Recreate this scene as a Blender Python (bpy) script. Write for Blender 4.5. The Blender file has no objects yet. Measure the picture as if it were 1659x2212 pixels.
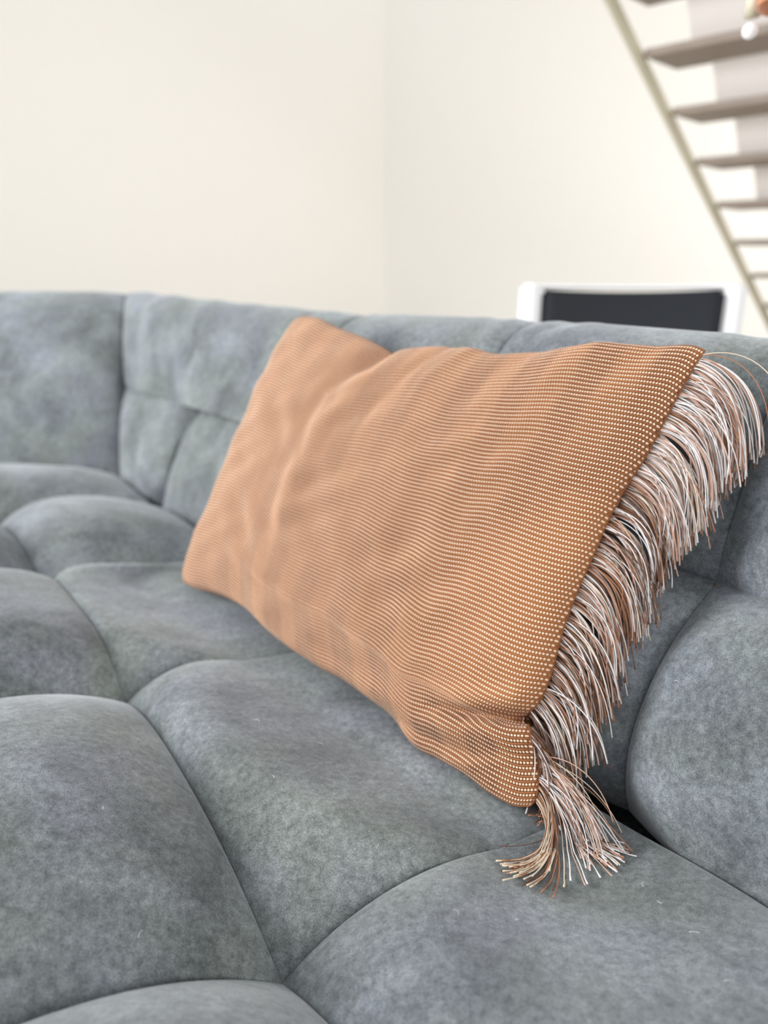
import bpy, bmesh, math, random
import numpy as np
from mathutils import Vector
from mathutils.bvhtree import BVHTree

# ------------------------------------------------------------------ camera
S = bpy.context.scene
COL = S.collection
W_PX, H_PX, F_PX = 1659, 2212, 1594.0
CAM = Vector((0, 0, 0.88))
PITCH = math.radians(18.65)
cd = bpy.data.cameras.new('camera')
cam = bpy.data.objects.new('camera', cd)
COL.objects.link(cam)
cam.location = CAM
cam.rotation_euler = (math.radians(90) - PITCH, 0, 0)
cd.sensor_fit = 'VERTICAL'
cd.sensor_height = 36.0
cd.lens = F_PX / H_PX * 36.0
cd.clip_start = 0.02
cd.dof.use_dof = True
cd.dof.focus_distance = 0.595
cd.dof.aperture_fstop = 3.1
cd.dof.aperture_blades = 0
S.camera = cam

# ------------------------------------------------------------------ world, lights, exposure
wd = bpy.data.worlds.new('world')
S.world = wd
wd.use_nodes = True
bg = wd.node_tree.nodes['Background']
bg.inputs[0].default_value = (0.97, 0.985, 1.0, 1)
bg.inputs[1].default_value = 0.96

def area(name, loc, target, sx, sy, power, color):
    l = bpy.data.lights.new(name, 'AREA')
    l.shape = 'RECTANGLE'; l.size = sx; l.size_y = sy
    l.energy = power; l.color = color
    o = bpy.data.objects.new(name, l)
    COL.objects.link(o)
    o.location = loc
    o.rotation_euler = (Vector(target) - Vector(loc)).to_track_quat('-Z', 'Y').to_euler()
    return o

area('window_daylight_front', (2.3, -1.6, 2.05), (0.9, 5.0, 0.9), 1.5, 0.6, 60, (1.0, 0.985, 0.97))
area('window_daylight_left', (-3.5, 0.7, 1.9), (0.1, 0.9, 0.45), 1.8, 1.5, 205, (0.98, 0.99, 1.0))
area('window_daylight_stairs', (3.68, 3.25, 1.65), (2.3, 6.4, 1.1), 1.5, 0.60, 62, (1.0, 0.98, 0.96))

S.view_settings.view_transform = 'Standard'
S.view_settings.look = 'None'
S.view_settings.gamma = 1
S.view_settings.use_curve_mapping = False
S.view_settings.exposure = 0.0

# ------------------------------------------------------------------ helpers
ZS = 0.43                                   # height of the seat above the floor
def srgb(r, g, b):
    f = lambda c: (c / 255 / 12.92) if c / 255 <= 0.04045 else ((c / 255 + 0.055) / 1.055) ** 2.4
    return (f(r), f(g), f(b), 1)

def ray(px, py):
    x, y = px - W_PX / 2, H_PX / 2 - py
    c, s = math.cos(PITCH), math.sin(PITCH)
    return np.array([x, F_PX * c + y * s, y * c - F_PX * s])

def link(o, parent=None):
    COL.objects.link(o)
    if parent is not None:
        o.parent = parent
    return o

def np_mesh(name, V, Fq, mat, parent=None, smooth=True, uv=None):
    """V (n,3), Fq (m,4) or (m,3) arrays -> one mesh object"""
    V = np.asarray(V, dtype=np.float32); Fq = np.asarray(Fq, dtype=np.int32)
    k = Fq.shape[1]
    me = bpy.data.meshes.new(name)
    me.vertices.add(len(V)); me.vertices.foreach_set('co', V.ravel())
    me.loops.add(Fq.size); me.loops.foreach_set('vertex_index', Fq.ravel())
    me.polygons.add(len(Fq))
    me.polygons.foreach_set('loop_start', np.arange(0, Fq.size, k, dtype=np.int32))
    me.polygons.foreach_set('loop_total', np.full(len(Fq), k, dtype=np.int32))
    if uv is not None:
        ul = me.uv_layers.new(name='UVMap')
        ul.data.foreach_set('uv', np.asarray(uv, dtype=np.float32)[Fq.ravel()].ravel())
    me.update(calc_edges=True)
    me.polygons.foreach_set('use_smooth', np.full(len(Fq), smooth, dtype=bool))
    me.materials.append(mat)
    return link(bpy.data.objects.new(name, me), parent)

def bm_obj(name, bm, mat, parent=None, smooth=False):
    me = bpy.data.meshes.new(name)
    bm.to_mesh(me); bm.free()
    for p in me.polygons: p.use_smooth = smooth
    me.materials.append(mat)
    return link(bpy.data.objects.new(name, me), parent)

def empty(name, loc, label, cat, group=None):
    o = bpy.data.objects.new(name, None)
    COL.objects.link(o); o.location = loc
    o['label'] = label; o['category'] = cat
    if group: o['group'] = group
    return o

def hexa(bm, c8):
    """solid from 8 corners: bottom 4 (ccw), top 4"""
    v = [bm.verts.new(c) for c in c8]
    for f in ((3, 2, 1, 0), (4, 5, 6, 7), (0, 1, 5, 4), (1, 2, 6, 5), (2, 3, 7, 6), (3, 0, 4, 7)):
        bm.faces.new([v[i] for i in f])
    return v

def obox(bm, c, ax, ay, hx, hy, z0, z1):
    """box with horizontal axes ax, ay (2-vectors), half sizes, from z0 to z1"""
    ax = np.array(ax); ay = np.array(ay); c = np.array(c)
    q = [c - ax*hx - ay*hy, c + ax*hx - ay*hy, c + ax*hx + ay*hy, c - ax*hx + ay*hy]
    return hexa(bm, [(p[0], p[1], z0) for p in q] + [(p[0], p[1], z1) for p in q])

def bevel(bm, w, seg=2):
    bmesh.ops.bevel(bm, geom=bm.edges[:], offset=w, segments=seg, affect='EDGES', profile=0.5)

# ------------------------------------------------------------------ materials
def new_mat(name):
    m = bpy.data.materials.new(name); m.use_nodes = True
    nt = m.node_tree
    return m, nt, nt.nodes['Principled BSDF']

def plain(name, col, rough=0.6, noise=0.03, scale=6.0, bump=0.0):
    m, nt, b = new_mat(name)
    N, L = nt.nodes, nt.links
    tc = N.new('ShaderNodeTexCoord')
    n = N.new('ShaderNodeTexNoise'); n.inputs['Scale'].default_value = scale; n.inputs['Detail'].default_value = 4
    L.new(tc.outputs['Object'], n.inputs['Vector'])
    r = N.new('ShaderNodeMixRGB'); r.blend_type = 'MIX'
    r.inputs[1].default_value = tuple(c * (1 - noise) for c in col[:3]) + (1,)
    r.inputs[2].default_value = tuple(min(1, c * (1 + noise)) for c in col[:3]) + (1,)
    L.new(n.outputs[0], r.inputs[0]); L.new(r.outputs[0], b.inputs['Base Color'])
    b.inputs['Roughness'].default_value = rough
    if bump:
        bp = N.new('ShaderNodeBump'); bp.inputs['Strength'].default_value = bump; bp.inputs['Distance'].default_value = 0.002
        L.new(n.outputs[0], bp.inputs['Height']); L.new(bp.outputs[0], b.inputs['Normal'])
    return m

def velvet():
    m, nt, b = new_mat('velvet')
    N, L = nt.nodes, nt.links
    tc = N.new('ShaderNodeTexCoord')
    def noise(scale, detail, rough=0.55, dist=0.0, vec=None):
        n = N.new('ShaderNodeTexNoise')
        n.inputs['Scale'].default_value = scale; n.inputs['Detail'].default_value = detail
        n.inputs['Roughness'].default_value = rough; n.inputs['Distortion'].default_value = dist
        L.new(vec or tc.outputs['Object'], n.inputs['Vector'])
        return n.outputs[0]
    def ramp(src, p0, p1, c0, c1):
        r = N.new('ShaderNodeValToRGB')
        r.color_ramp.elements[0].position = p0; r.color_ramp.elements[1].position = p1
        r.color_ramp.elements[0].color = c0; r.color_ramp.elements[1].color = c1
        L.new(src, r.inputs[0]); return r.outputs[0]
    def mix(mode, fac, a, c):
        x = N.new('ShaderNodeMixRGB'); x.blend_type = mode
        if isinstance(fac, float): x.inputs[0].default_value = fac
        else: L.new(fac, x.inputs[0])
        for i, q in ((1, a), (2, c)):
            if isinstance(q, tuple): x.inputs[i].default_value = q
            else: L.new(q, x.inputs[i])
        return x.outputs[0]
    hue = ramp(noise(7.0, 3, 0.5, 0.6), 0.35, 0.65, srgb(107, 113, 111), srgb(109, 114, 120))
    nap = ramp(noise(9.0, 5, 0.62, 0.5), 0.30, 0.70, (0.58, 0.585, 0.585, 1), (1.39, 1.385, 1.385, 1))
    c = mix('MULTIPLY', 1.0, hue, nap)
    mp = N.new('ShaderNodeMapping'); L.new(tc.outputs['Object'], mp.inputs[0])
    mp.inputs['Rotation'].default_value = (0, 0, math.radians(37)); mp.inputs['Scale'].default_value = (1, 2.2, 1)
    brush = ramp(noise(22.0, 4, 0.6, 0.4, mp.outputs[0]), 0.3, 0.7, (0.9, 0.9, 0.9, 1), (1.1, 1.1, 1.1, 1))
    c = mix('MULTIPLY', 1.0, c, brush)
    fleck = ramp(noise(160.0, 4, 0.7), 0.3, 0.7, (0.64, 0.64, 0.64, 1), (1.36, 1.36, 1.36, 1))
    c = mix('MULTIPLY', 1.0, c, fleck)
    pile = noise(900.0, 2, 0.6)
    pl = ramp(pile, 0.3, 0.7, (0.66, 0.66, 0.66, 1), (1.34, 1.34, 1.34, 1))
    c = mix('MULTIPLY', 1.0, c, pl)
    L.new(c, b.inputs['Base Color'])
    b.inputs['Roughness'].default_value = 0.92
    b.inputs['Specular IOR Level'].default_value = 0.12
    b.inputs['Sheen Weight'].default_value = 0.38
    b.inputs['Sheen Roughness'].default_value = 0.42
    b.inputs['Sheen Tint'].default_value = (0.93, 0.96, 1.0, 1)
    bp = N.new('ShaderNodeBump'); bp.inputs['Strength'].default_value = 0.5; bp.inputs['Distance'].default_value = 0.0006
    L.new(pile, bp.inputs['Height'])
    bp2 = N.new('ShaderNodeBump'); bp2.inputs['Strength'].default_value = 0.5; bp2.inputs['Distance'].default_value = 0.006
    L.new(noise(14.0, 4, 0.6, 0.5), bp2.inputs['Height']); L.new(bp.outputs[0], bp2.inputs['Normal'])
    L.new(bp2.outputs[0], b.inputs['Normal'])
    return m

ROWS, COLS = 102.0, 236.0
def weave():
    m, nt, b = new_mat('dotted_weave')
    N, L = nt.nodes, nt.links
    uv = N.new('ShaderNodeUVMap'); uv.uv_map = 'UVMap'
    sep = N.new('ShaderNodeSeparateXYZ'); L.new(uv.outputs[0], sep.inputs[0])
    def mth(op, a, c=None, d=None):
        x = N.new('ShaderNodeMath'); x.operation = op
        for i, q in enumerate((a, c, d)):
            if q is None: continue
            if isinstance(q, (int, float)): x.inputs[i].default_value = q
            else: L.new(q, x.inputs[i])
        return x.outputs[0]
    def mixc(fac, a, c):
        x = N.new('ShaderNodeMixRGB'); L.new(fac, x.inputs[0])
        for i, q in ((1, a), (2, c)):
            if isinstance(q, tuple): x.inputs[i].default_value = q
            else: L.new(q, x.inputs[i])
        return x.outputs[0]
    def sm(v, lo, hi):
        x = N.new('ShaderNodeMapRange'); x.interpolation_type = 'SMOOTHSTEP'
        L.new(v, x.inputs[0]); x.inputs[1].default_value = lo; x.inputs[2].default_value = hi
        return x.outputs[0]
    su = mth('ADD', sep.outputs[0], mth('MULTIPLY', mth('FLOOR', sep.outputs[1]), 0.37))
    fu = mth('SUBTRACT', mth('FRACT', su), 0.5)
    fv = mth('SUBTRACT', mth('FRACT', sep.outputs[1]), 0.5)
    au, av = mth('ABSOLUTE', fu), mth('ABSOLUTE', fv)
    # pale square-ish dot
    d = mth('POWER', mth('ADD', mth('POWER', mth('DIVIDE', au, 0.33), 2.6), mth('POWER', mth('DIVIDE', av, 0.22), 2.6)), 0.333)
    dot = mth('SUBTRACT', 1.0, sm(d, 0.8, 1.12))
    gap = mth('MULTIPLY', sm(au, 0.31, 0.42), mth('SUBTRACT', 1.0, sm(av, 0.16, 0.24)))
    line = mth('MULTIPLY', sm(av, 0.22, 0.25), mth('SUBTRACT', 1.0, sm(av, 0.37, 0.41)))
    line2 = sm(av, 0.465, 0.495)
    tc = N.new('ShaderNodeTexCoord')
    n = N.new('ShaderNodeTexNoise'); n.inputs['Scale'].default_value = 9; n.inputs['Detail'].default_value = 3
    L.new(tc.outputs['Object'], n.inputs['Vector'])
    base = mixc(n.outputs[0], srgb(150, 95, 54), srgb(164, 108, 66))
    n2 = N.new('ShaderNodeTexNoise'); n2.inputs['Scale'].default_value = 1.1; n2.inputs['Detail'].default_value = 2
    L.new(uv.outputs[0], n2.inputs['Vector'])
    rib = N.new('ShaderNodeAttribute'); rib.attribute_name = 'rib'; rib = rib.outputs['Fac']
    dcol = mixc(n2.outputs[0], srgb(220, 186, 154), srgb(242, 214, 190))
    c = mixc(mth('MULTIPLY', mth('MULTIPLY', line, 0.95), rib), base, srgb(74, 40, 24))
    c = mixc(mth('MULTIPLY', mth('MULTIPLY', line2, 0.7), rib), c, srgb(140, 86, 50))
    c = mixc(mth('MULTIPLY', mth('MULTIPLY', gap, 0.9), rib), c, srgb(80, 46, 28))
    c = mixc(dot, c, dcol)
    n3 = N.new('ShaderNodeTexNoise'); n3.inputs['Scale'].default_value = 5; n3.inputs['Detail'].default_value = 2
    L.new(uv.outputs[0], n3.inputs['Vector'])
    mm = N.new('ShaderNodeMixRGB'); mm.blend_type = 'MULTIPLY'; mm.inputs[0].default_value = 1
    L.new(c, mm.inputs[1])
    rr = N.new('ShaderNodeMapRange'); L.new(n3.outputs[0], rr.inputs[0]); rr.inputs[3].default_value = 0.85; rr.inputs[4].default_value = 1.15
    cc = N.new('ShaderNodeCombineXYZ')
    for i in range(3): L.new(rr.outputs[0], cc.inputs[i])
    L.new(cc.outputs[0], mm.inputs[2])
    L.new(mm.outputs[0], b.inputs['Base Color'])
    b.inputs['Roughness'].default_value = 0.75
    b.inputs['Specular IOR Level'].default_value = 0.2
    b.inputs['Sheen Weight'].default_value = 0.1
    bp = N.new('ShaderNodeBump'); bp.inputs['Strength'].default_value = 0.4; bp.inputs['Distance'].default_value = 0.0004
    L.new(n3.outputs[0], bp.inputs['Height']); L.new(bp.outputs[0], b.inputs['Normal'])
    return m

def cord_mat(name, col, rough=0.35, spec=0.5):
    m, nt, b = new_mat(name)
    N, L = nt.nodes, nt.links
    uv = N.new('ShaderNodeUVMap'); uv.uv_map = 'UVMap'
    w = N.new('ShaderNodeTexWave'); w.wave_type = 'BANDS'; w.bands_direction = 'DIAGONAL'
    w.inputs['Scale'].default_value = 1.0
    L.new(uv.outputs[0], w.inputs['Vector'])
    r = N.new('ShaderNodeMixRGB'); r.inputs[1].default_value = tuple(c * 0.72 for c in col[:3]) + (1,); r.inputs[2].default_value = col
    L.new(w.outputs['Fac'], r.inputs[0]); L.new(r.outputs[0], b.inputs['Base Color'])
    b.inputs['Roughness'].default_value = rough
    b.inputs['Specular IOR Level'].default_value = spec
    bp = N.new('ShaderNodeBump'); bp.inputs['Strength'].default_value = 0.5; bp.inputs['Distance'].default_value = 0.0003
    L.new(w.outputs['Fac'], bp.inputs['Height']); L.new(bp.outputs[0], b.inputs['Normal'])
    return m

M_VELVET = velvet()
M_WEAVE = weave()
M_DARK = plain('black_base', srgb(30, 30, 32), 0.5)
M_WALL = plain('white_paint', srgb(243, 241, 236), 0.9, 0.004, 3.0)
M_CEIL = plain('ceiling_paint', srgb(240, 239, 236), 0.9, 0.01, 3.0)
M_FLOOR = plain('pale_oak', srgb(196, 190, 182), 0.5, 0.12, 5.0)
M_TREAD = plain('brown_grey_wood', srgb(150, 136, 124), 0.55, 0.12, 9.0)
M_RISER = plain('white_riser', srgb(236, 230, 226), 0.7, 0.01)
M_STRING = plain('sage_cream_paint', srgb(206, 200, 178), 0.6, 0.02)
M_WHITE = plain('white_lacquer', srgb(236, 236, 237), 0.35, 0.005)
M_PAD = plain('navy_black_fabric', srgb(24, 28, 35), 0.8, 0.08, 200.0, 0.2)

# ------------------------------------------------------------------ room shell
rx = np.array([0.715, 0.700]); wx = np.array([0.700, -0.715])       # run of the stair / across the stair
rx = rx / np.linalg.norm(rx); wx = wx / np.linalg.norm(wx)
CORNER = np.array([0.02, 8.9])
def struct(name, bm, mat):
    o = bm_obj(name, bm, mat); o['kind'] = 'structure'; return o
def wall(name, a, b_, thick_dir, z0, z1, mat, th=0.12):
    bm = bmesh.new(); a = np.array(a); b_ = np.array(b_); d = np.array(thick_dir) * th
    q = [a, b_, b_ + d, a + d]
    hexa(bm, [(p[0], p[1], z0) for p in q] + [(p[0], p[1], z1) for p in q])
    bmesh.ops.recalc_face_normals(bm, faces=bm.faces[:])
    return struct(name, bm, mat)
HC = 4.3
bm = bmesh.new(); obox(bm, (0, 3.5), (1, 0), (0, 1), 8, 8, -0.1, 0.0); struct('floor', bm, M_FLOOR)
wall('wall_left', CORNER, CORNER - rx * 8.0, -wx, 0, HC, M_WALL)
wall('wall_back', CORNER, CORNER + wx * 8.6, rx, 0, HC, M_WALL)
# right wall with the window that lights the stair
RW = CORNER + wx * 6.6
bm = bmesh.new()
for d0, d1, z0, z1 in ((0, .4, 0, HC), (.4, 2.2, 0, 0.9), (.4, 2.2, 2.5, HC), (2.2, 3.0, 0, HC)):
    a, b_ = RW - rx * d0, RW - rx * d1
    q = [a, b_, b_ + wx * .12, a + wx * .12]
    hexa(bm, [(p[0], p[1], z0) for p in q] + [(p[0], p[1], z1) for p in q])
bmesh.ops.recalc_face_normals(bm, faces=bm.faces[:])
struct('wall_right', bm, M_WALL)

# ------------------------------------------------------------------ sofa
U = np.array([-0.602, 0.798]); NN = np.array([0.798, 0.602])
P1 = np.array([0.283, 0.422])
SC = 1.47
C0 = P1 + U * SC
WD = np.array([-0.985, 0.17]); WD = WD / np.linalg.norm(WD)
WN = np.array([0.17, 0.985]); WN = WN / np.linalg.norm(WN)      # behind the wing
def J(s):                        # seat / back line, and its outward offset direction
    if s < SC - 1e-6: return P1 + U * s, NN
    if s > SC + 1e-6: return C0 + WD * (s - SC), WN
    return C0, WD * 0.24 + WN
def st(s, t): return P1 + U * s - NN * t

sofa = empty('corner_sofa', (P1[0], P1[1], 0), 'grey-blue velvet corner sofa with deep tufted seat and back under the cushion', 'sofa')

def spread(n):                    # parameters packed towards both ends
    x = np.linspace(0, 1, n + 1); return 0.5 - 0.5 * np.cos(np.pi * x)

def arcz(a, z0, z1, zm, k=2.4):
    c = np.abs(2 * a - 1) ** k
    return (z0 * (1 - a) + z1 * a) * c + zm * (1 - c)

seat_tris = []
def coons(A, n):
    """A: dict of four boundary arrays bottom/top (along a), left/right (along b) each (n+1,3)"""
    t = spread(n)
    a = t[:, None, None]; b = t[None, :, None]
    bo, to, le, ri = A['bottom'][:, None, :], A['top'][:, None, :], A['left'][None, :, :], A['right'][None, :, :]
    P = (1 - b) * bo + b * to + (1 - a) * le + a * ri
    P -= (1 - a) * (1 - b) * A['bottom'][0] + a * (1 - b) * A['bottom'][-1] + (1 - a) * b * A['top'][0] + a * b * A['top'][-1]
    return P

def dome(P, H, R, side=(1, 1, 1, 1)):
    """height profile from metric distance to the four edges"""
    la = np.linalg.norm(np.diff(P, axis=0), axis=2); lb = np.linalg.norm(np.diff(P, axis=1), axis=2)
    ca = np.concatenate([np.zeros((1, P.shape[1])), np.cumsum(la, 0)], 0)
    cb = np.concatenate([np.zeros((P.shape[0], 1)), np.cumsum(lb, 1)], 1)
    def pr(d): 
        x = np.clip(d / R, 0, 1); return np.sqrt(1 - (1 - x) ** 2) * 0.75 + 0.25 * np.sin(x * np.pi / 2)
    g = 1.0
    for d, s in zip((ca, ca[-1:] - ca, cb, cb[:, -1:] - cb), side):
        if s: g = g * pr(d)
    return H * g

def panel(name, P, skirt_dir, mat=M_VELVET, skirt=0.014):
    """grid (n+1,m+1,3) -> mesh with edges tucked into the seam"""
    n, m = P.shape[0], P.shape[1]
    Q = np.zeros((n + 2, m + 2, 3)); Q[1:-1, 1:-1] = P
    cen = P.mean((0, 1))
    def tuck(E): return E - skirt_dir * skirt + (cen - E) / np.linalg.norm(cen - E, axis=-1, keepdims=True) * 0.002
    Q[0, 1:-1] = tuck(P[0]); Q[-1, 1:-1] = tuck(P[-1]); Q[1:-1, 0] = tuck(P[:, 0]); Q[1:-1, -1] = tuck(P[:, -1])
    Q[0, 0] = Q[0, 1]; Q[0, -1] = Q[0, -2]; Q[-1, 0] = Q[-1, 1]; Q[-1, -1] = Q[-1, -2]
    N_, M_ = Q.shape[:2]
    idx = np.arange(N_ * M_).reshape(N_, M_)
    F = np.stack([idx[:-1, :-1], idx[1:, :-1], idx[1:, 1:], idx[:-1, 1:]], -1).reshape(-1, 4)
    V = Q.reshape(-1, 3) + np.array([0, 0, ZS]) - np.array([P1[0], P1[1], 0])
    return np_mesh(name, V, F, mat, sofa), V + np.array([P1[0], P1[1], 0]), F

# --- seat nodes (world xy), z of nodes / seam crests
ZN, ZM, ZJ = -0.045, 0.000, -0.014
SJ = [-0.98, -0.60, -0.226, 0.154, 0.53, 0.91, 1.25]
rowJ = [st(s, 0.0) for s in SJ] + [C0 + WD * 0.42, C0 + WD * 0.82]
rowA = [st(-.96, .30), st(-.58, .30), st(-.20, .30), st(.195, .300), st(.62, .270), st(.99, .268), st(1.36, .275),
        C0 + WD * .40 - WN * .28, C0 + WD * .82 - WN * .28]
rowB = [st(-.96, .70), st(-.56, .70), st(-.17, .70), st(.25, .70), st(.655, .69), st(1.02, .67), st(1.24, .66),
        C0 + WD * .36 - WN * .66, C0 + WD * .82 - WN * .66]
def line3(p, q, z0, z1, zm, n, via=None, k_=2.4):
    t = spread(n)
    if via is None:
        xy = p[None] * (1 - t[:, None]) + q[None] * t[:, None]
    else:
        L1 = np.linalg.norm(via - p); L2 = np.linalg.norm(q - via); k = L1 / (L1 + L2)
        xy = np.where(t[:, None] < k, p + (via - p) * (t[:, None] / k), via + (q - via) * ((t[:, None] - k) / (1 - k)))
    z = arcz(t, z0, z1, zm, k_)
    return np.concatenate([xy, z[:, None]], 1)
NSEG = 44
seat_surf = []
def seat_tile(p00, p10, p01, p11, z00, z10, z01, z11, zb, zt, zl, zr, via=None, H=0.022, R=0.14, side=(1, 1, 1, 1), kb=2.4, kt=2.4):
    A = {'bottom': line3(p00, p10, z00, z10, zb, NSEG, via, kb), 'top': line3(p01, p11, z01, z11, zt, NSEG, None, kt),
         'left': line3(p00, p01, z00, z01, zl, NSEG), 'right': line3(p10, p11, z10, z11, zr, NSEG)}
    P = coons(A, NSEG)
    P[..., 2] += dome(P, H, R, side)
    # the cushion's lower edge presses into the upholstery
    q0, q1 = np.array([0.16, 0.49]), np.array([-0.32, 1.03]); dq = q1 - q0
    tt = np.clip(((P[..., :2] - q0) @ dq) / (dq @ dq), 0, 1)
    dd = np.linalg.norm(P[..., :2] - q0 - tt[..., None] * dq, axis=-1)
    cap = -0.012 + 0.35 * np.maximum(dd - 0.045, 0)
    df = P[..., 2] - cap; P[..., 2] = P[..., 2] - 0.5 * (df + np.sqrt(df * df + 0.014 ** 2)) + 0.0035 * np.exp(-(dd / .2) ** 2)
    o, V, F = panel('seat_panel', P, np.array([0, 0, 1.0]))
    seat_surf.append((V, F))
    return P
NZ = [ZN] * 9; NZ[5] = -0.080
MZ = [ZM] * 9; MZ[5] = -0.034
JZ = [ZJ] * 9; JZ[5] = -0.034
for i in range(len(rowJ) - 1):
    via = C0 if i == 6 else None
    Hh = 0.024 if i == 4 else 0.022
    zs = 0.020 if i == 4 else ZM; ks = 4.0 if i == 4 else 2.4
    seat_tile(rowJ[i], rowJ[i + 1], rowA[i], rowA[i + 1], JZ[i], JZ[i + 1], NZ[i], NZ[i + 1], ZJ + 0.012, zs, MZ[i], MZ[i + 1], via, H=Hh, kt=ks)
    seat_tile(rowA[i], rowA[i + 1], rowB[i], rowB[i + 1], NZ[i], NZ[i + 1], ZN, ZN, zs, ZM, 0.022 if i == 3 else MZ[i], 0.022 if i == 2 else MZ[i + 1], H=Hh, kb=ks)

# front apron: one panel per column, rolling over the front edge down to the base
for i in range(len(rowB) - 1):
    p, q = rowB[i], rowB[i + 1]
    n = 20
    d = q - p; fr = np.array([-d[1], d[0]]); fr = fr / np.linalg.norm(fr)
    if fr.dot(NN) > 0 and i < 6: fr = -fr
    if fr.dot(WN) > 0 and i >= 6: fr = -fr
    if i < 6: fr = -NN
    if i > 6: fr = -WN
    f0 = -NN if i <= 6 else -WN; f1 = -NN if i < 6 else -WN
    t = spread(n)
    prof = [(0, ZN, ZM), (.04, -.03, -.01), (.085, -.03, -.02), (.105, -.08, -.07), (.10, -.18, -.17), (.095, -.30, -.30)]
    P = np.zeros((n + 1, 26, 3))
    pb = np.linspace(0, len(prof) - 1, 26)
    for k, x in enumerate(pb):
        i0 = min(int(x), len(prof) - 2); f = x - i0
        o_, ze, zm_ = [prof[i0][c] * (1 - f) + prof[i0 + 1][c] * f for c in range(3)]
        ff = f0[None] * (1 - t[:, None]) + f1[None] * t[:, None]
        xy = p[None] * (1 - t[:, None]) + q[None] * t[:, None] + ff * o_
        bulge = np.sqrt(1 - np.abs(2 * t - 1) ** 3)
        xy = xy + ff * (0.02 * bulge * min(1, o_ / .08))[:, None]
        P[:, k, :2] = xy; P[:, k, 2] = arcz(t, ze, ze, zm_)
    if True: P = P[::-1]
    panel('front_panel', P, np.array([0, 0, 1.0]), skirt=0.004)

# --- back panels
SB = [-0.98, -0.60, -0.22, 0.152, 0.50, 0.88, 1.25, SC, SC + .46, SC + .82]
LV0 = (0.024, -0.036); LV1 = (0.125, 0.176)
def back_point(s, o, z, e=0.0):
    b, v = J(s)
    xy = b + v * o
    return np.array([xy[0], xy[1], z])
UP = [(0.125, 0.176), (0.165, 0.245), (0.192, 0.315), (0.222, 0.362), (0.272, 0.380), (0.322, 0.352), (0.338, 0.29)]
def upprof(b):
    x = b * (len(UP) - 1); i0 = np.minimum(x.astype(int), len(UP) - 2); f = x - i0
    A = np.array(UP)
    P0 = A[np.maximum(i0 - 1, 0)]; Pa = A[i0]; Pb = A[i0 + 1]; P3 = A[np.minimum(i0 + 2, len(UP) - 1)]
    f = f[:, None]
    return 0.5 * ((2 * Pa) + (-P0 + Pb) * f + (2 * P0 - 5 * Pa + 4 * Pb - P3) * f ** 2 + (-P0 + 3 * Pa - 3 * Pb + P3) * f ** 3)
back_surf = []
CR_S = [-1, .2, .5, .88, 1.25, SC, 3]; CR_Z = [-.010, -.010, -.010, -.022, -.012, 0, 0]
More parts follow.
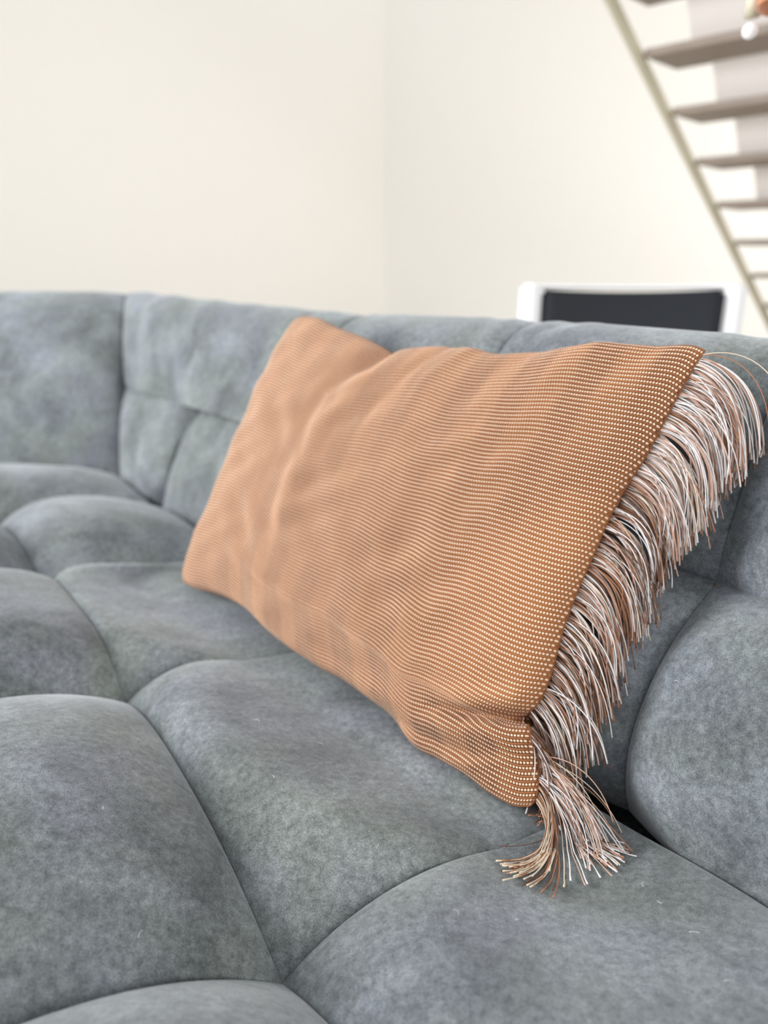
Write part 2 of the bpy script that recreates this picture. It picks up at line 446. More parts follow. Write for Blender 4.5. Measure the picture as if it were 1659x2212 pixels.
def back_tile(s0, s1, kind, tufts=(), H=None, soft=False):
    """kind: lower, upper or full height; tufts: parameters along the lower edge that are pulled in"""
    n = 40 if not tufts else 72
    t = spread(n) if not tufts else np.linspace(0, 1, n + 1)
    b0, v0 = J(s0); b1, v1 = J(s1)
    if kind == 'upper':
        m = 44; tb = np.linspace(0, 1, m + 1) ** 1.15
        oz = upprof(tb)
    elif kind == 'lower':
        m = 34; tb = spread(m)
        oz = np.stack([LV0[0] + (LV1[0] - LV0[0]) * tb, LV0[1] + (LV1[1] - LV0[1]) * tb], 1)
        oz[:, 0] -= 0.012 * np.sin(np.pi * tb)
    else:
        m = 60; tb = np.linspace(0, 1, m + 1)
        k = 0.36
        lo = np.clip(tb / k, 0, 1); hi = np.clip((tb - k) / (1 - k), 0, 1)
        ozl = np.stack([LV0[0] + (LV1[0] - LV0[0]) * lo, LV0[1] + (LV1[1] - LV0[1]) * lo], 1)
        oz = np.where((tb < k)[:, None], ozl, upprof(hi))
        oz[:, 0] -= 0.02 * np.sin(np.pi * np.clip(tb / 0.7, 0, 1))
    P = np.zeros((n + 1, m + 1, 3))
    for k in range(m + 1):
        o_, z_ = oz[k]
        A0 = b0 + v0 * o_; A1 = b1 + v1 * o_
        P[:, k, :2] = A0[None] * (1 - t[:, None]) + A1[None] * t[:, None]
        P[:, k, 2] = z_ + (np.interp(s0 + (s1 - s0) * t, CR_S, CR_Z) * min(1, max(0, (z_ - .17) / .17)))
    da = np.gradient(P, axis=0); db = np.gradient(P, axis=1)
    Nn = np.cross(da, db); Nn /= np.linalg.norm(Nn, axis=2, keepdims=True)
    toc = np.array([-NN[0], -NN[1], 0.6])
    if (Nn[n // 2, m // 4] @ toc) < 0: Nn = -Nn
    arch = 1 - np.abs(2 * t - 1) ** 2.2
    tuft, crest_ = -0.030, 0.010
    if kind == 'upper':
        if tufts:
            kn = [0.0] + list(tufts) + [1.0]; arch = np.zeros_like(t)
            for x0, x1 in zip(kn, kn[1:]):
                q = (t >= x0) & (t <= x1); arch[q] = 1 - np.abs(2 * (t[q] - x0) / (x1 - x0) - 1) ** 2.2
        g_hor = dome(P, 1.0, 0.11, (1, 1, 1, 0))
        vs = tuft * np.exp(-(tb / 0.16) ** 1.2) + 0.006 * (1 - np.exp(-(tb / .08) ** 2))
        hs = tuft + (crest_ - tuft) * arch
        H = 0.028 if H is None else H
        fade = 1 - 0.80 * np.clip((tb - 0.25) / 0.35, 0, 1)
        base = vs[None, :] + (hs - tuft)[:, None] * np.exp(-(tb / 0.13) ** 1.5)[None, :]
        if soft:
            base = base * (1 - np.clip((t - .8) / .2, 0, 1)[:, None] ** 2)
        if soft:                                      # the seam runs only from the tuft towards the corner
            t0 = tufts[0]; w = np.clip((t - t0 + .02) / .05, 0, 1); w = (w * w * (3 - 2 * w))[:, None]
            g_a = dome(P, 1.0, 0.11, (1, 1, 0, 0))
            x_ = np.clip(np.abs(t - t0) * 0.6 / 0.11, 0, 1)[:, None]; pf = np.sqrt(1 - (1 - x_) ** 2) * 0.75 + 0.25 * np.sin(x_ * np.pi / 2)
            ex = np.exp(-(tb * 0.33 / .08) ** 2)[None, :]
            g_a = g_a * (1 - ex + ex * pf)
            g_hor = g_hor * w + g_a * (1 - w)
            base = base * w + 0.006 * (1 - w)
            xx = (t - t0)[:, None] * 0.6; yy = tb[None, :] * 0.33
            base = base - 0.020 * np.exp(-(xx ** 2 + yy ** 2) / .03 ** 2) * (1 - w)
        disp = base + H * g_hor * fade[None, :]
        # soft gathers radiating from the tufts towards the crest
        for x0 in [0.0, 1.0] + list(tufts):
            w = np.clip(1 - tb, 0, 1)[None, :]
            for off, amp in ((0.10, 0.0036), (0.19, -0.0030), (0.28, 0.0026)):
                for sg in (-1, 1):
                    c = x0 + sg * off * (0.25 + tb)[None, :]
                    disp = disp + amp * np.exp(-((t[:, None] - c) / 0.035) ** 2) * w * np.clip(tb * 6, 0, 1)[None, :]
    elif kind == 'lower':
        g_ = dome(P, 1.0, 0.12, (1, 1, 1, 1))
        vs = tuft + (crest_ - tuft) * (1 - np.abs(2 * tb - 1) ** 2.2)
        hs = tuft + (crest_ - tuft) * arch
        base = np.minimum(vs[None, :] + (hs - tuft)[:, None], 0.012)
        if s1 == SC: base = base * (1 - (t ** 3)[:, None])
        disp = base + (0.034 if H is None else H) * g_
        if soft:
            g_ = dome(P, 1.0, 0.11, (1, 1, 1, 0))
            xx = (1 - t)[:, None] * 0.37; yy = (1 - tb)[None, :] * 0.26
            disp = 0.006 + 0.016 * g_ - 0.020 * np.exp(-(xx ** 2 + yy ** 2) / .03 ** 2)
    else:
        g_ = dome(P, 1.0, 0.12, (1, 1, 1, 0))
        fade = 1 - 0.8 * np.clip((tb - 0.5) / 0.3, 0, 1)
        disp = -0.004 + 0.03 * g_ * fade[None, :]
    if kind != 'full':
        eb = (1 - tb) * 0.26 if kind == 'lower' else tb * 0.33
        kk = np.exp(-(eb / .06) ** 2)[None, :, None]
        Nc = np.array([-NN[0], -NN[1], .35]); Nc = Nc / np.linalg.norm(Nc)
        Nn = Nn * (1 - kk) + Nc * kk; Nn /= np.linalg.norm(Nn, axis=2, keepdims=True)
    P = P + Nn * disp[..., None]
    back_v = np.array([-NN[0], -NN[1], 0.3]) if s1 <= SC else np.array([-WN[0], -WN[1], 0.3])
    o, V, F = panel('back_panel', P, back_v)
    back_surf.append((V, F))
for i in range(len(SB) - 1):
    if i >= 7: back_tile(SB[i], SB[i + 1], 'full'); continue
    back_tile(SB[i], SB[i + 1], 'lower', H=0.014 if i >= 5 else None, soft=(i == 5))
    if i < 5: back_tile(SB[i], SB[i + 1], 'upper')
back_tile(SB[5], SB[7], 'upper', tufts=((SB[6] - SB[5]) / (SB[7] - SB[5]),), H=0.016, soft=True)

# --- plain outer back, end, base and feet
def strip(name, ptsA, ptsB, mat=M_VELVET):
    n = len(ptsA); V = np.array(list(ptsA) + list(ptsB), dtype=float) - np.array([P1[0], P1[1], 0])
    F = [(i, i + 1, n + i + 1, n + i) for i in range(n - 1)]
    return np_mesh(name, V, F, mat, sofa, smooth=False)
ss = [-0.98, SC, SC + .82]
def bp(s, o, z):
    b, v = J(s); q = b + v * o; return (q[0], q[1], z)
strip('outer_back', [bp(s, .338, ZS + .295) for s in ss], [bp(s, .335, .07) for s in ss])
bm = bmesh.new()
def poly_prism(bm, pts, z0, z1):
    lo = [bm.verts.new((x - P1[0], y - P1[1], z0)) for x, y in pts]; hi = [bm.verts.new((x - P1[0], y - P1[1], z1)) for x, y in pts]
    n = len(pts)
    bm.faces.new(lo[::-1]); bm.faces.new(hi)
    for i in range(n): bm.faces.new([lo[i], lo[(i + 1) % n], hi[(i + 1) % n], hi[i]])
foot = [bp(s, .325, 0)[:2] for s in ss] + [tuple(rowB[-1]), tuple(rowB[-2]), tuple(rowB[6]), tuple(rowB[5]), tuple(rowB[0] )]
poly_prism(bm, foot, 0.07, ZS - 0.10)
bmesh.ops.recalc_face_normals(bm, faces=bm.faces[:])
bm_obj('base', bm, M_VELVET, sofa)
for s, o_ in ((-.9, .25), (.4, .25), (1.4, .25), (2.2, .25), (-.9, -.62), (.4, -.62), (2.2, -.55)):
    b, v = J(s); q = b + v * o_ - P1
    bm = bmesh.new(); bmesh.ops.create_cone(bm, cap_ends=True, segments=16, radius1=.018, radius2=.026, depth=.075)
    bmesh.ops.translate(bm, verts=bm.verts[:], vec=(q[0], q[1], .0375))
    bm_obj('foot', bm, M_DARK, sofa, True)
# side ends: solid arm-less end caps following the section
for s, sg in ((-0.98, 1), (SC + .82, -1)):
    b, v = J(s)
    sec = [(.338, .07), (.338, ZS + .29)] + [(a, z + ZS) for a, z in UP[::-1]] + [(.06, ZS + .02), (.0, ZS - .05), (-.70, ZS - .06), (-.79, ZS - .08), (-.80, ZS - .3), (-.80, .07)]
    bm = bmesh.new()
    pt = [(b + v * a - P1, z) for a, z in sec]
    bm.faces.new([bm.verts.new((p[0], p[1], z)) for p, z in pt])
    bm_obj('side_panel', bm, M_VELVET, sofa)

# surfaces for resting the fringe
def bvh(surfs):
    V = []; F = []; k = 0
    for v, f in surfs:
        V.append(v); F.append(f + k); k += len(v)
    return BVHTree.FromPolygons([tuple(x) for x in np.concatenate(V)], [tuple(int(i) for i in x) for x in np.concatenate(F)])
BV_SEAT = bvh(seat_surf)
BV_ALL = bvh(seat_surf + back_surf)

# ------------------------------------------------------------------ cushion
B = np.array([0.1256, 0.529, 0.0]) ; T = np.array([0.285, 0.670, 0.379]); BL = np.array([-0.295, 1.002, 0.0])
eL = (BL - B) / np.linalg.norm(BL - B)                    # along the length, to the far end
g = (T - B); g = g - eL * g.dot(eL); HGT = np.linalg.norm(g); g = g / HGT
LEN = np.linalg.norm(BL - B)
mN = np.cross(eL, g); 
if mN.dot(-B + np.array([0, 0, .45])) < 0: mN = -mN
ORG = B + np.array([0, 0, 0.004])
def pl(px, py):                                             # photo pixel -> coordinates (length, height) in the cushion's plane
    d = ray(px, py); o = np.array([0, 0, 0.45])
    t = (ORG - o).dot(mN) / d.dot(mN)
    q = o + d * t - ORG
    return np.array([q.dot(eL), q.dot(g)])
def edge(pts, n, smooth=2):
    P = np.array([pl(*p) for p in pts])
    # Catmull-Rom then resample by arc length
    out = []
    for i in range(len(P) - 1):
        p0, p1, p2, p3 = P[max(i - 1, 0)], P[i], P[i + 1], P[min(i + 2, len(P) - 1)]
        for f in np.linspace(0, 1, 12, endpoint=False):
            out.append(0.5 * (2 * p1 + (p2 - p0) * f + (2 * p0 - 5 * p1 + 4 * p2 - p3) * f * f + (3 * p1 - p0 - 3 * p2 + p3) * f ** 3))
    out.append(P[-1]); out = np.array(out)
    s = np.concatenate([[0], np.cumsum(np.linalg.norm(np.diff(out, axis=0), axis=1))]); s /= s[-1]
    t = np.linspace(0, 1, n + 1)
    return np.stack([np.interp(t, s, out[:, 0]), np.interp(t, s, out[:, 1])], 1)
NU, NV = 1080, 714
E_bot = [(1146, 1740), (1110, 1738), (1060, 1712), (1005, 1670), (950, 1638), (900, 1612), (850, 1550), (800, 1510), (740, 1465), (690, 1440), (600, 1376), (540, 1318), (480, 1285), (425, 1270), (397, 1256)]
E_top = [(1522, 758), (1490, 748), (1400, 748), (1310, 744), (1240, 752), (1150, 764), (1080, 768), (1020, 755), (960, 752), (900, 757), (856, 764), (820, 748), (780, 728), (730, 710), (690, 690), (650, 686), (632, 706)]
E_right = [(1146, 1740), (1160, 1715), (1163, 1640), (1152, 1580), (1128, 1553), (1160, 1525), (1190, 1465), (1225, 1350), (1265, 1245), (1330, 1090), (1395, 985), (1450, 880), (1500, 790), (1522, 758)]
E_left = [(397, 1256), (398, 1230), (425, 1160), (455, 1100), (490, 1020), (540, 905), (590, 790), (632, 706)]
def cushion_grid(nu, nv):
    bo, to = edge(E_bot, nu), edge(E_top, nu)
    ri, le = edge(E_right, nv), edge(E_left, nv)
    a = np.linspace(0, 1, nu + 1)[:, None, None]; b = np.linspace(0, 1, nv + 1)[None, :, None]
    P = (1 - b) * bo[:, None] + b * to[:, None] + (1 - a) * ri[None] + a * le[None]
    P -= (1 - a) * (1 - b) * bo[0] + a * (1 - b) * bo[-1] + (1 - a) * b * to[0] + a * b * to[-1]
    return P, a[..., 0], b[..., 0]
def segdist(X, pts):
    """distance to a polyline and the parameter 0..1 along it"""
    best = np.full(X.shape[:2], 1e9); par = np.zeros(X.shape[:2]); n = len(pts) - 1
    for i in range(n):
        p, q = pts[i], pts[i + 1]; d = q - p
        t = np.clip(((X - p) @ d) / (d @ d), 0, 1)
        dd = np.linalg.norm(X - p - t[..., None] * d, axis=-1)
        m = dd < best; best = np.where(m, dd, best); par = np.where(m, (i + t) / n, par)
    return best, par
FOLDS = [  # pixels of the crease, depth (m), width (m), how it fades along its length
    ([(1128, 1556), (1060, 1548), (950, 1528)], -0.022, 0.0055, 'out'),
    ([(1150, 1600), (1060, 1582), (950, 1566), (880, 1560)], 0.010, 0.011, 'out'),
    ([(1135, 1515), (1040, 1512), (940, 1490)], 0.006, 0.010, 'out'),
    ([(852, 770), (800, 820), (745, 870), (700, 960)], -0.013, 0.015, 'out'),
    ([(905, 790), (830, 850), (750, 960), (690, 1090), (650, 1220)], 0.009, 0.022, 'mid'),
    ([(985, 758), (930, 820), (860, 900), (780, 1060)], -0.004, 0.010, 'out'),
    ([(1030, 770), (960, 850), (900, 960)], 0.004, 0.010, 'out'),
    ([(1180, 765), (1090, 830), (980, 960), (900, 1100)], -0.004, 0.014, 'out'),
    ([(1300, 755), (1200, 840), (1130, 930)], 0.0035, 0.016, 'out'),
    ([(1420, 760), (1330, 820), (1240, 900)], -0.003, 0.012, 'out'),
    ([(1020, 1000), (930, 1180), (860, 1360)], -0.005, 0.022, 'mid'),
    ([(1290, 1180), (1180, 1360), (1080, 1460)], 0.005, 0.045, 'mid'),
    ([(1335, 1085), (1290, 1075), (1240, 1065)], -0.003, 0.006, 'out'),
    ([(760, 1480), (880, 1560), (1010, 1625), (1100, 1660)], -0.005, 0.007, 'mid'),
    ([(720, 1420), (850, 1500), (950, 1545)], 0.004, 0.010, 'mid'),
    ([(960, 1640), (1040, 1650), (1130, 1650)], 0.003, 0.006, 'mid'),
    ([(650, 1350), (740, 1420), (840, 1480)], -0.004, 0.010, 'mid'),
    ([(560, 830), (640, 900), (700, 930)], 0.004, 0.018, 'mid'),
    ([(480, 1080), (560, 1120), (640, 1130)], -0.003, 0.018, 'mid'),
]
cushion = empty('fringed_cushion', (ORG[0], ORG[1], ZS), 'tan and cream dotted woven cushion with long thread fringe leaning on the sofa back', 'cushion')
CO = np.array([ORG[0], ORG[1], ZS])
def cushion_side(nu, nv, front):
    P2, a, b = cushion_grid(nu, nv)
    pw = 0.42
    sa = (4 * a * (1 - a)) ** pw; sb = (4 * b * (1 - b)) ** pw
    bul = sa * sb
    if front:
        h = 0.045 * bul + 0.006 * (4 * a * (1 - a) * 4 * b * (1 - b))
        for pts, dep, w, fade in FOLDS:
            pp = [pl(*p) for p in pts]
            d, par = segdist(P2, pp)
            f = (1 - par) ** 0.8 if fade == 'out' else np.sin(np.pi * np.clip(par, 0.02, 0.98)) ** 0.6
            h = h + dep * f * np.exp(-(d / w) ** 2)
        rng = np.random.RandomState(4)
        for k in range(14):                                   # soft unevenness
            fx, fy = rng.uniform(2, 9, 2); ph = rng.uniform(0, 6.28, 2)
            h = h + 0.0008 * bul * np.sin(fx * a * 6.28 + ph[0] + 2 * b) * np.sin(fy * b * 6.28 + ph[1])
    else:
        h = -0.040 * bul
    X = ORG + P2[..., 0:1] * eL + P2[..., 1:2] * g + h[..., None] * mN
    if front:
        # the weave itself: rows of raised dots between twisted cords
        ku, kv = a * COLS, b * ROWS
        ku = ku + 0.06 * np.sin(b * 97.0) + 0.25 * np.sin(b * 11 + 3 * a); kv = kv + 0.05 * np.sin(a * 61.0)
        ku = ku * np.ones_like(kv); kv = kv * np.ones_like(ku)
        fu = np.abs(((ku + 0.37 * np.floor(kv)) % 1) - 0.5); fv = np.abs((kv % 1) - 0.5)
        dot = np.clip(1 - ((fu / 0.40) ** 2.4 + (fv / 0.27) ** 2.4), 0, 1) ** 0.6
        cord = np.clip(1 - ((fv - 0.42) / 0.09) ** 2, 0, 1) ** 0.7
        sst = lambda x: np.clip(x, 0, 1) ** 2 * (3 - 2 * np.clip(x, 0, 1))
        rib = 0.42 + 0.75 * sst((a - .06 + .22 * sst((b - .42) / .4)) / .24) * (0.6 + 0.4 * sst((b - .1) / .4)) + 0.5 * sst((b - .78) / .15) + 0.65 * sst((.17 - b) / .05)
        rib = np.clip(rib * np.ones_like(kv), 0.2, 1.0)
        wv = (0.0011 * dot + 0.0011 * cord) * (0.35 + 0.65 * rib)
        fadeE = np.clip(np.minimum(np.minimum(a, 1 - a) * 60, np.minimum(b, 1 - b) * 40), 0, 1)
        nrm = np.cross(np.gradient(X, axis=0), np.gradient(X, axis=1)); nrm /= np.linalg.norm(nrm, axis=2, keepdims=True)
        if nrm[nu // 2, nv // 2] @ mN < 0: nrm = -nrm
        X = X + nrm * (wv * fadeE)[..., None]
        uv = np.stack([ku, kv], -1).reshape(-1, 2); cushion_side.rib = rib.reshape(-1)
    else:
        uv = np.stack([a * COLS * np.ones_like(b), b * ROWS * np.ones_like(a)], -1).reshape(-1, 2)
    return X, uv
Xf, uvf = cushion_side(NU, NV, True)
Xb, uvb = cushion_side(84, 64, False)
def clear_of_sofa(X, gap, iters=3):
    Y = X.reshape(-1, 3)
    for _ in range(iters):
        for i in range(len(Y)):
            p = Vector((Y[i, 0], Y[i, 1], Y[i, 2] + ZS))
            q, n, _i, d = BV_ALL.find_nearest(p, 0.12)
            if q is None: continue
            if n.dot(CAM - q) < 0: n = -n
            if (p - q).dot(n) < gap:
                r = q + n * gap; Y[i] = (r.x, r.y, r.z - ZS)
    return Y.reshape(X.shape)
Xb[1:-1, 1:-1] = clear_of_sofa(Xb[1:-1, 1:-1].copy(), 0.004)
def grid_faces(n, m, off=0, flip=False):
    idx = np.arange(n * m).reshape(n, m) + off
    f = np.stack([idx[:-1, :-1], idx[1:, :-1], idx[1:, 1:], idx[:-1, 1:]], -1).reshape(-1, 4)
    return f[:, ::-1] if flip else f
def up(X): return X.reshape(-1, 3) + np.array([0, 0, ZS]) - CO
nrm0 = np.cross(Xf[1, 0] - Xf[0, 0], Xf[0, 1] - Xf[0, 0]) @ mN
Vc = np.concatenate([up(Xf), up(Xb)]); uvc = np.concatenate([uvf, uvb])
Fc = np.concatenate([grid_faces(NU + 1, NV + 1, 0, nrm0 < 0), grid_faces(85, 65, (NU + 1) * (NV + 1), nrm0 > 0)])
cov = np_mesh('cover', Vc, Fc, M_WEAVE, cushion, True, uvc)
at = cov.data.attributes.new('rib', 'FLOAT', 'POINT')
at.data.foreach_set('value', np.concatenate([cushion_side.rib, np.full(len(uvb), 0.9)]).astype(np.float32))

# seam cord along the four edges
def tube(paths, radii, sides=6):
    """paths: list of (k,3) arrays -> V, F, uv"""
    VV, FF, UV, k0 = [], [], [], 0
    for P, r in zip(paths, radii):
        P = np.asarray(P)
        rr0 = np.asarray(r, dtype=float) if np.ndim(r) else np.full(len(P), float(r))
        en = P[-1] - P[-2]; en = en / (np.linalg.norm(en) + 1e-12)         # closed, slightly rounded tip
        P = np.concatenate([P, [P[-1] + en * rr0[-1] * .4]]); r = np.concatenate([rr0, [rr0[-1] * .05]]); k = len(P)
        tg = np.gradient(P, axis=0); tg /= np.linalg.norm(tg, axis=1, keepdims=True) + 1e-12
        ref = np.array([0.31, 0.22, 0.92]); s1 = np.cross(tg, ref); s1 /= np.linalg.norm(s1, axis=1, keepdims=True) + 1e-9
        s2 = np.cross(tg, s1)
        an = np.arange(sides) * 2 * np.pi / sides
        rr = np.asarray(r) if np.ndim(r) else np.full(k, r)
        ring = P[:, None] + rr[:, None, None] * (np.cos(an)[None, :, None] * s1[:, None] + np.sin(an)[None, :, None] * s2[:, None])
        VV.append(ring.reshape(-1, 3))
        ln = np.concatenate([[0], np.cumsum(np.linalg.norm(np.diff(P, axis=0), axis=1))])
        uu = np.stack([np.repeat(ln[:, None] * 1400, sides, 1), np.repeat((an / 6.283 * 4)[None], k, 0)], -1)
        UV.append(uu.reshape(-1, 2))
        idx = np.arange(k * sides).reshape(k, sides) + k0
        nx = np.roll(idx, -1, axis=1)
        FF.append(np.stack([idx[:-1], nx[:-1], nx[1:], idx[1:]], -1).reshape(-1, 4))
        k0 += k * sides
    return np.concatenate(VV), np.concatenate(FF), np.concatenate(UV)
M_SEAM = cord_mat('seam_thread', srgb(150, 98, 62), 0.7, 0.2)
ed = [Xf[:, 0], Xf[:, -1], Xf[0, :], Xf[-1, :]]
V, F, uv = tube([e[::6] for e in ed], [0.0011] * 4, 6)
np_mesh('seam', up(V[None])[...], F, M_SEAM, cushion, True, uv)

# fringe ------------------------------------------------------------
rnd = random.Random(11)
eR = -eL
cols = [('white_thread', srgb(252, 246, 244)), ('pink_thread', srgb(218, 176, 156)), ('copper_thread', srgb(176, 122, 88)),
        ('brown_thread', srgb(104, 72, 56)), ('cream_thread', srgb(232, 214, 190))]
groups = {c[0]: ([], []) for c in cols}
edgeR = Xf[0]                                             # (NV+1,3)
ys = np.linspace(0, 1, NV + 1)
def bv_down(p):
    h = BV_SEAT.ray_cast(Vector((p[0], p[1], ZS + 0.3)), Vector((0, 0, -1)))
    return (h[0].z - ZS) if h[0] is not None else -1
def strand(root, d0, length, stiff, sway, rr):
    n = 18; P = [np.array(root)]; d = d0 / np.linalg.norm(d0); st_ = length / n
    for k in range(n):
        f = (k + 1) / n
        turn = (0.075 + 0.17 * f) / stiff
        tgt = np.array([sway[0], sway[1], -1.0]); tgt = tgt / np.linalg.norm(tgt)
        d = d * (1 - turn) + tgt * turn; d = d / np.linalg.norm(d)
        q = P[-1] + d * st_
        zz = bv_down(q)
        if q[2] < zz + rr * 1.5:
            q[2] = zz + rr * 1.5
            dh = q - P[-1]; L_ = np.linalg.norm(dh)
            if L_ > 1e-6: d = dh / L_; q = P[-1] + d * st_
        # keep in front of the sofa back
        off = (q[:2] - P1) @ NN
        P.append(q)
    return np.array(P)
NST = 1350
clump = [rnd.gauss(0, 1) for _ in range(140)]
cpick = [rnd.random() for _ in range(240)]
for i in range(NST):
    v = (i + rnd.random()) / NST
    v = 0.012 + 0.975 * v
    root = np.array([np.interp(v, ys, edgeR[:, c]) for c in range(3)]) - mN * rnd.uniform(0.000, 0.007)
    cl = clump[int(v * 139)]; cl2 = clump[(int(v * 70) + 61) % 140]
    layer = rnd.random()
    d0 = eR + g * (-0.22 + 0.14 * v + 0.10 * cl + rnd.gauss(0, .06)) - mN * (0.25 * layer + rnd.gauss(0, .05)) + mN * 0.05
    L_ = 0.080 + 0.018 * max(0, v - .3) + 0.003 * cl2 + rnd.gauss(0, .004)
    if v > .93: L_ += 0.012
    if rnd.random() < .04: L_ += .012
    stiff = 0.95 + 0.10 * cl + rnd.gauss(0, .06)
    if v < .16: stiff = 0.85 + rnd.gauss(0, .08)
    sway = (0.06 * cl2 + rnd.gauss(0, .07), rnd.gauss(0, .07) - .04)
    if v < 0.20: sway = (sway[0] * 1.5, sway[1] * 1.5); d0 = d0 + g * rnd.gauss(-.1, .14) + eL * rnd.uniform(0, .3)
    if v < 0.10: d0 = eR * (1 + rnd.gauss(0, .1)) + g * rnd.gauss(0, .2) + mN * .15; sway = (.15 + rnd.gauss(0, .25), -.12 + rnd.gauss(0, .15)); stiff = 1.35 + rnd.gauss(0, .1); L_ = .096 + rnd.gauss(0, .008)
    if v < 0.05: d0 = eR * (.95 + rnd.gauss(0, .1)) - g * .15 + mN * .2; sway = (-.75 + rnd.gauss(0, .28), -.45 + rnd.gauss(0, .2)); stiff = 0.85; L_ = .100 + rnd.gauss(0, .009)
    r = rnd.uniform(0.00036, 0.00054)
    P = strand(root, d0, L_, stiff, sway, r)
    # colour: runs of a few threads
    c = (cpick[int(v * 239)] * 0.45 + rnd.random() * 0.55)
    x = c + (0.14 if v < .6 else -0.05) * (layer)
    if v > .70 or .05 < v < .10: nm = 'white_thread' if x < .50 else 'pink_thread' if x < .72 else 'copper_thread' if x < .82 else 'cream_thread' if x < .93 else 'brown_thread'
    elif v < .05: nm = 'copper_thread' if x < .50 else 'cream_thread' if x < .75 else 'brown_thread'
    else: nm = 'cream_thread' if x < .24 else 'white_thread' if x < .46 else 'pink_thread' if x < .56 else 'copper_thread' if x < .72 else 'brown_thread'
    P = clear_of_sofa(P, 0.003, 3)
    hit = False
    for k in range(len(P) - 1):
        dv = Vector(P[k + 1] - P[k]); 
        if BV_ALL.ray_cast(Vector((P[k][0], P[k][1], P[k][2] + ZS)), dv.normalized(), dv.length + .001)[0] is not None: hit = True; break
    if hit: continue
    rr = np.full(len(P), r); rr[-1] = r * 1.7; rr[-2] = r * 1.2
    groups[nm][0].append(P); groups[nm][1].append(rr)
# two long loose threads at the top corner
top = edgeR[-8]
for L_, d0, nm in ((.128, eR + g * .45, 'cream_thread'), (.110, eR + g * .25, 'copper_thread')):
    P = clear_of_sofa(strand(top, d0, L_, .95, (.1, -.05), .0005), .003); groups[nm][0].append(P); groups[nm][1].append(np.full(len(P), .0005))
fr_obj = None
for nm, col in cols:
    paths, rad = groups[nm]
    if not paths: continue
    V, F, uv = tube(paths, rad, 5)
    o = np_mesh('fringe', up(V), F, cord_mat(nm, col, 0.38, 0.5), cushion, True, uv)
    o['kind'] = 'stuff'; o['label'] = nm.replace('_thread', '') + ' threads of the fringe'

# ------------------------------------------------------------------ dining chair behind the sofa
def rel(px, py, y):
    d = ray(px, py); t = y / d[1]; return np.array([0, 0, .88]) + d * t
YC = 1.95
tl = rel(1172, 626, YC); tr = rel(1566, 634, YC)
cx, cz, cw = (tl[0] + tr[0]) / 2, tl[2], (tr[0] - tl[0])
chair = empty('dining_chair', (cx, YC, 0), 'white-framed dining chair with dark navy back pad behind the sofa', 'chair')
def cbox(name, x0, x1, y0, y1, z0, z1, mat, bev=0.008, curve=0.0, parent=chair, dip=0.0):
    bm = bmesh.new()
    nx = 13 if (curve or dip) else 1
    xs = np.linspace(x0, x1, nx + 1)
    rings = []
    for x in xs:
        k = 1 - (2 * (x - x0) / (x1 - x0) - 1) ** 2
        dy = curve * k; dz = -dip * k
        rings.append([bm.verts.new(c) for c in ((x, y0 + dy, z0), (x, y1 + dy, z0), (x, y1 + dy, z1 + dz), (x, y0 + dy, z1 + dz))])
    bm.faces.new(rings[0][::-1]); bm.faces.new(rings[-1])
    for a_, b_ in zip(rings, rings[1:]):
        for i in range(4): bm.faces.new([a_[i], a_[(i + 1) % 4], b_[(i + 1) % 4], b_[i]])
    bmesh.ops.recalc_face_normals(bm, faces=bm.faces[:])
    es = [e for e in bm.edges if e.calc_face_angle(0) > 0.5]
    bmesh.ops.bevel(bm, geom=es, offset=bev, segments=3, affect='EDGES')
    return bm_obj(name, bm, mat, parent, True)
hw = cw / 2
cbox('back_pad', -hw, hw, -.012, .03, .47, cz, M_PAD, .010, .03, dip=.008)
cbox('back_rail', -hw - .045, hw + .045, -.004, .034, cz + .000, cz + .016, M_WHITE, .006, .03, dip=.006)
for sx in (-1, 1):
    xx = sx * (hw + .028)
    cbox('leg', xx - .027, xx + .027, -.01, .035, 0, cz + .013, M_WHITE, .009).name = 'leg'
    cbox('leg', xx - .02, xx + .02, .40, .44, 0, .43, M_WHITE, .008)
cbox('seat', -hw - .02, hw + .02, .03, .45, .43, .475, M_PAD, .014)
cbox('seat_frame', -hw, hw, .04, .43, .38, .43, M_WHITE, .006)

# ------------------------------------------------------------------ staircase
L1 = np.array([1.086, 3.53]); H_R = 0.18; RUN = 0.306; Z1 = 1.693
stair = empty('open_staircase', (L1[0] + rx[0] * RUN * 9, L1[1] + rx[1] * RUN * 9, 0), 'wooden staircase with brown-grey treads and pale stringer descending away at upper right', 'staircase')
SO = np.array([L1[0] + rx[0] * RUN * 9, L1[1] + rx[1] * RUN * 9])
WT = 1.15; DT = 0.30
tread_me = None; riser_me = None
for k in range(-5, 9):
    c = L1 + rx * (RUN * k) + wx * (WT / 2 ) + rx * DT / 2 - SO
    z = Z1 - H_R * k
    if tread_me is None:
        bm = bmesh.new(); obox(bm, (0, 0), rx, wx, DT / 2, WT / 2, 0, .032); bevel(bm, .004)
        o = bm_obj('tread', bm, M_TREAD, stair); tread_me = o.data
        bm = bmesh.new(); obox(bm, (0, 0), rx, wx, .009, WT / 2 - .085, -H_R + .032, 0)
        for v in bm.verts:
            if v.co.z < -.01: v.co.x += rx[0] * .10; v.co.y += rx[1] * .10
        o2 = bm_obj('riser', bm, M_RISER, stair); riser_me = o2.data
    else:
        o = link(bpy.data.objects.new('tread', tread_me), stair); o2 = link(bpy.data.objects.new('riser', riser_me), stair)
    o.location = (c[0], c[1], z)
    r_ = c + rx * (DT / 2 - .012) + wx * .085
    o2.location = (r_[0], r_[1], z)
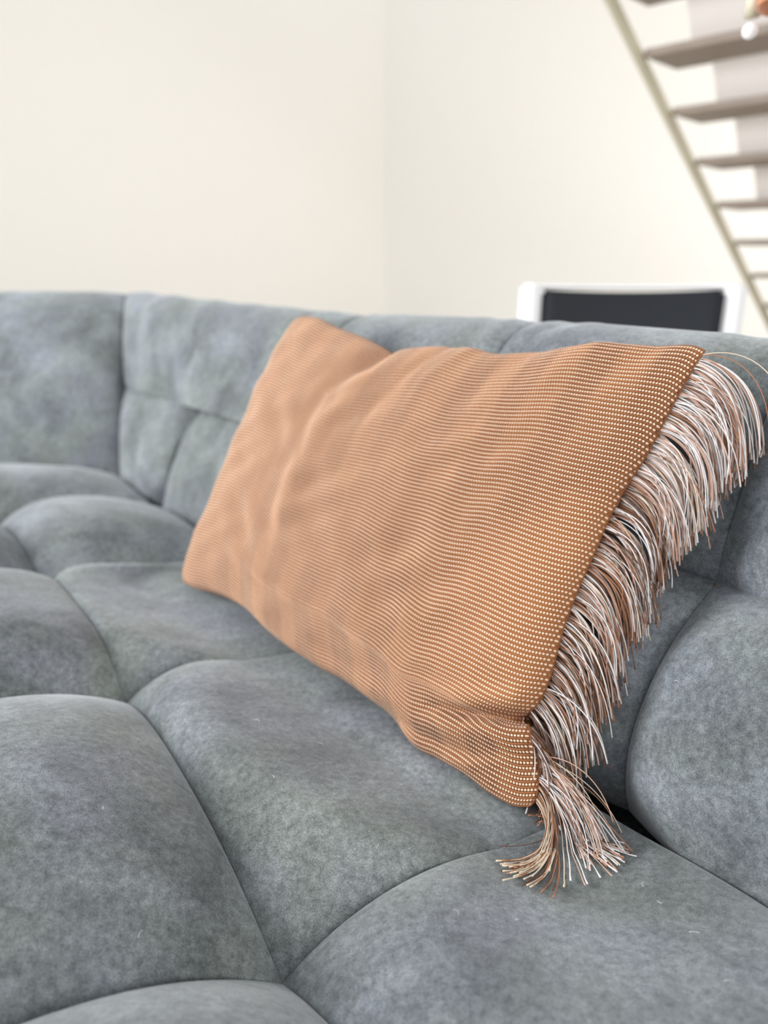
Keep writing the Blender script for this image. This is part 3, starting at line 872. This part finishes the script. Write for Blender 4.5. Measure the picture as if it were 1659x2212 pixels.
# stringers
def stringer(side):
    bm = bmesh.new(); o_ = L1 + wx * side
    k0, k1 = -5.6, 9.0
    pts = []
    for k, dz in ((k0, .03), (k1, .03), (k1, -.03), (k0, -.03)):
        p = o_ + rx * (RUN * k) - SO; pts.append((p, Z1 - H_R * k + dz))
    th = wx * .011
    hexa(bm, [((p - th)[0], (p - th)[1], z) for p, z in pts] + [((p + th)[0], (p + th)[1], z) for p, z in pts])
    bmesh.ops.recalc_face_normals(bm, faces=bm.faces[:])
    bevel(bm, .004)
    bm_obj('stringer', bm, M_STRING, stair)
stringer(-.018); stringer(WT + .018)

# pendant globe and copper shade at the top right
def ceiling_z(): return HC
bp_ = rel(1620, 67, 1.3)
M_GLOBE, nt_, pb_ = new_mat('lit_bulb')
pb_.inputs['Emission Color'].default_value = (1, .98, .96, 1); pb_.inputs['Emission Strength'].default_value = 0.2; pb_.inputs['Base Color'].default_value = (.9, .9, .9, 1)
pend = empty('pendant_bulb', tuple(bp_), 'small white globe bulb hanging on a thin cord in front of the stairs', 'lamp')
bm = bmesh.new(); bmesh.ops.create_uvsphere(bm, u_segments=24, v_segments=16, radius=.011); bm_obj('bulb', bm, M_GLOBE, pend, True)
bm = bmesh.new(); bmesh.ops.create_cone(bm, cap_ends=True, segments=16, radius1=.012, radius2=.009, depth=.035); bmesh.ops.translate(bm, verts=bm.verts[:], vec=(0, 0, .036)); bm_obj('socket', bm, M_STRING, pend, True)
bm = bmesh.new(); hh = HC - bp_[2] - .05; bmesh.ops.create_cone(bm, cap_ends=True, segments=8, radius1=.0025, radius2=.0025, depth=hh); bmesh.ops.translate(bm, verts=bm.verts[:], vec=(0, 0, .05 + hh / 2)); bm_obj('cord', bm, M_STRING, pend, True)
sp = rel(1776, -52, 1.2)
M_COP = plain('orange_enamel', srgb(236, 160, 116), .35, .02)
lamp = empty('orange_pendant_lamp', tuple(sp), 'orange pendant lamp shade cut off by the top right corner', 'lamp')
bm = bmesh.new()
prof = [(.012, .10), (.03, .095), (.06, .06), (.075, .0), (.078, -.03), (.074, -.03), (.071, 0), (.056, .057), (.028, .09), (.0, .095)]
rings = [[bm.verts.new((r * math.cos(a), r * math.sin(a), z)) for a in np.linspace(0, 2 * math.pi, 28, endpoint=False)] for r, z in prof[:-1]]
for a_, b_ in zip(rings, rings[1:]):
    for i in range(28): bm.faces.new([a_[i], a_[(i + 1) % 28], b_[(i + 1) % 28], b_[i]])
bmesh.ops.recalc_face_normals(bm, faces=bm.faces[:])
bm_obj('lamp_shade', bm, M_COP, lamp, True)
bm = bmesh.new(); hh = HC - sp[2] - .09; bmesh.ops.create_cone(bm, cap_ends=True, segments=8, radius1=.0025, radius2=.0025, depth=hh); bmesh.ops.translate(bm, verts=bm.verts[:], vec=(0, 0, .09 + hh / 2)); bm_obj('cord', bm, M_STRING, lamp, True)
bm = bmesh.new(); obox(bm, (2.2, 4.6), rx, wx, 4.6, 3.4, HC, HC + .1); struct('ceiling', bm, M_CEIL)

# loose lint on the velvet, and the tan thread end in the back tuft
rl = random.Random(3)
paths = []; rad = []
spots = [(425, 1720), (985, 1975), (1115, 1993), (205, 1555), (355, 1566), (690, 1610), (590, 1682), (300, 2020), (815, 1830), (1390, 1915), (1500, 2020), (1570, 2125), (1425, 1955), (865, 1700), (555, 1560), (1465, 1473), (220, 1750), (720, 1720)]
for (px, py) in spots:
    d = ray(px, py); h = BV_ALL.ray_cast(CAM, Vector(d).normalized())
    if h[0] is None: continue
    p = np.array(h[0]); n = np.array(h[1]); n = n if n @ (np.array(CAM) - p) > 0 else -n
    a = rl.uniform(0, 6.28); t1 = np.cross(n, [math.cos(a), math.sin(a), .2]); t1 /= np.linalg.norm(t1); t2 = np.cross(n, t1)
    L = rl.uniform(.0015, .007); c = rl.uniform(-.6, .6)
    q = np.linspace(-1, 1, 7)[:, None]
    pp_ = (p + n * .0020 + t1 * q * L / 2 + t2 * (q * q - .5) * L * c * .5 + n * .0005 * (1 - q * q))
    if min(BV_ALL.find_nearest(Vector(x))[3] for x in pp_) < .0009: continue
    paths.append(pp_); rad.append(rl.uniform(.00008, .00016))
V, F, uv = tube(paths, rad, 4)
M_LINT = plain('white_lint', srgb(225, 225, 222), .9)
o = np_mesh('lint_fibres', V, F, M_LINT, None, True, uv)
o['kind'] = 'stuff'; o['label'] = 'tiny white lint fibres scattered on the grey velvet seat'; o['category'] = 'lint'
h = BV_ALL.ray_cast(CAM, Vector(ray(1543, 1262)).normalized())
if h[0] is not None:
    paths = []
    for k in range(9):
        p = np.array(h[0]) - np.array([P1[0], P1[1], 0]); dv = np.array([rl.uniform(-1, 1), -1 + rl.uniform(-.4, .4), rl.uniform(-.8, 1)]) * .0022
        q = np.linspace(0, 1, 5)[:, None]; paths.append(p + dv * q + np.array([.001, 0, -.001]) * q * q * rl.uniform(-1, 1))
    V, F, uv = tube(paths, [.0004] * 9, 5)
    o = np_mesh('thread_end', V, F, M_SEAM, sofa, True, uv); o['label'] = 'tan thread end poking out of the back tuft'
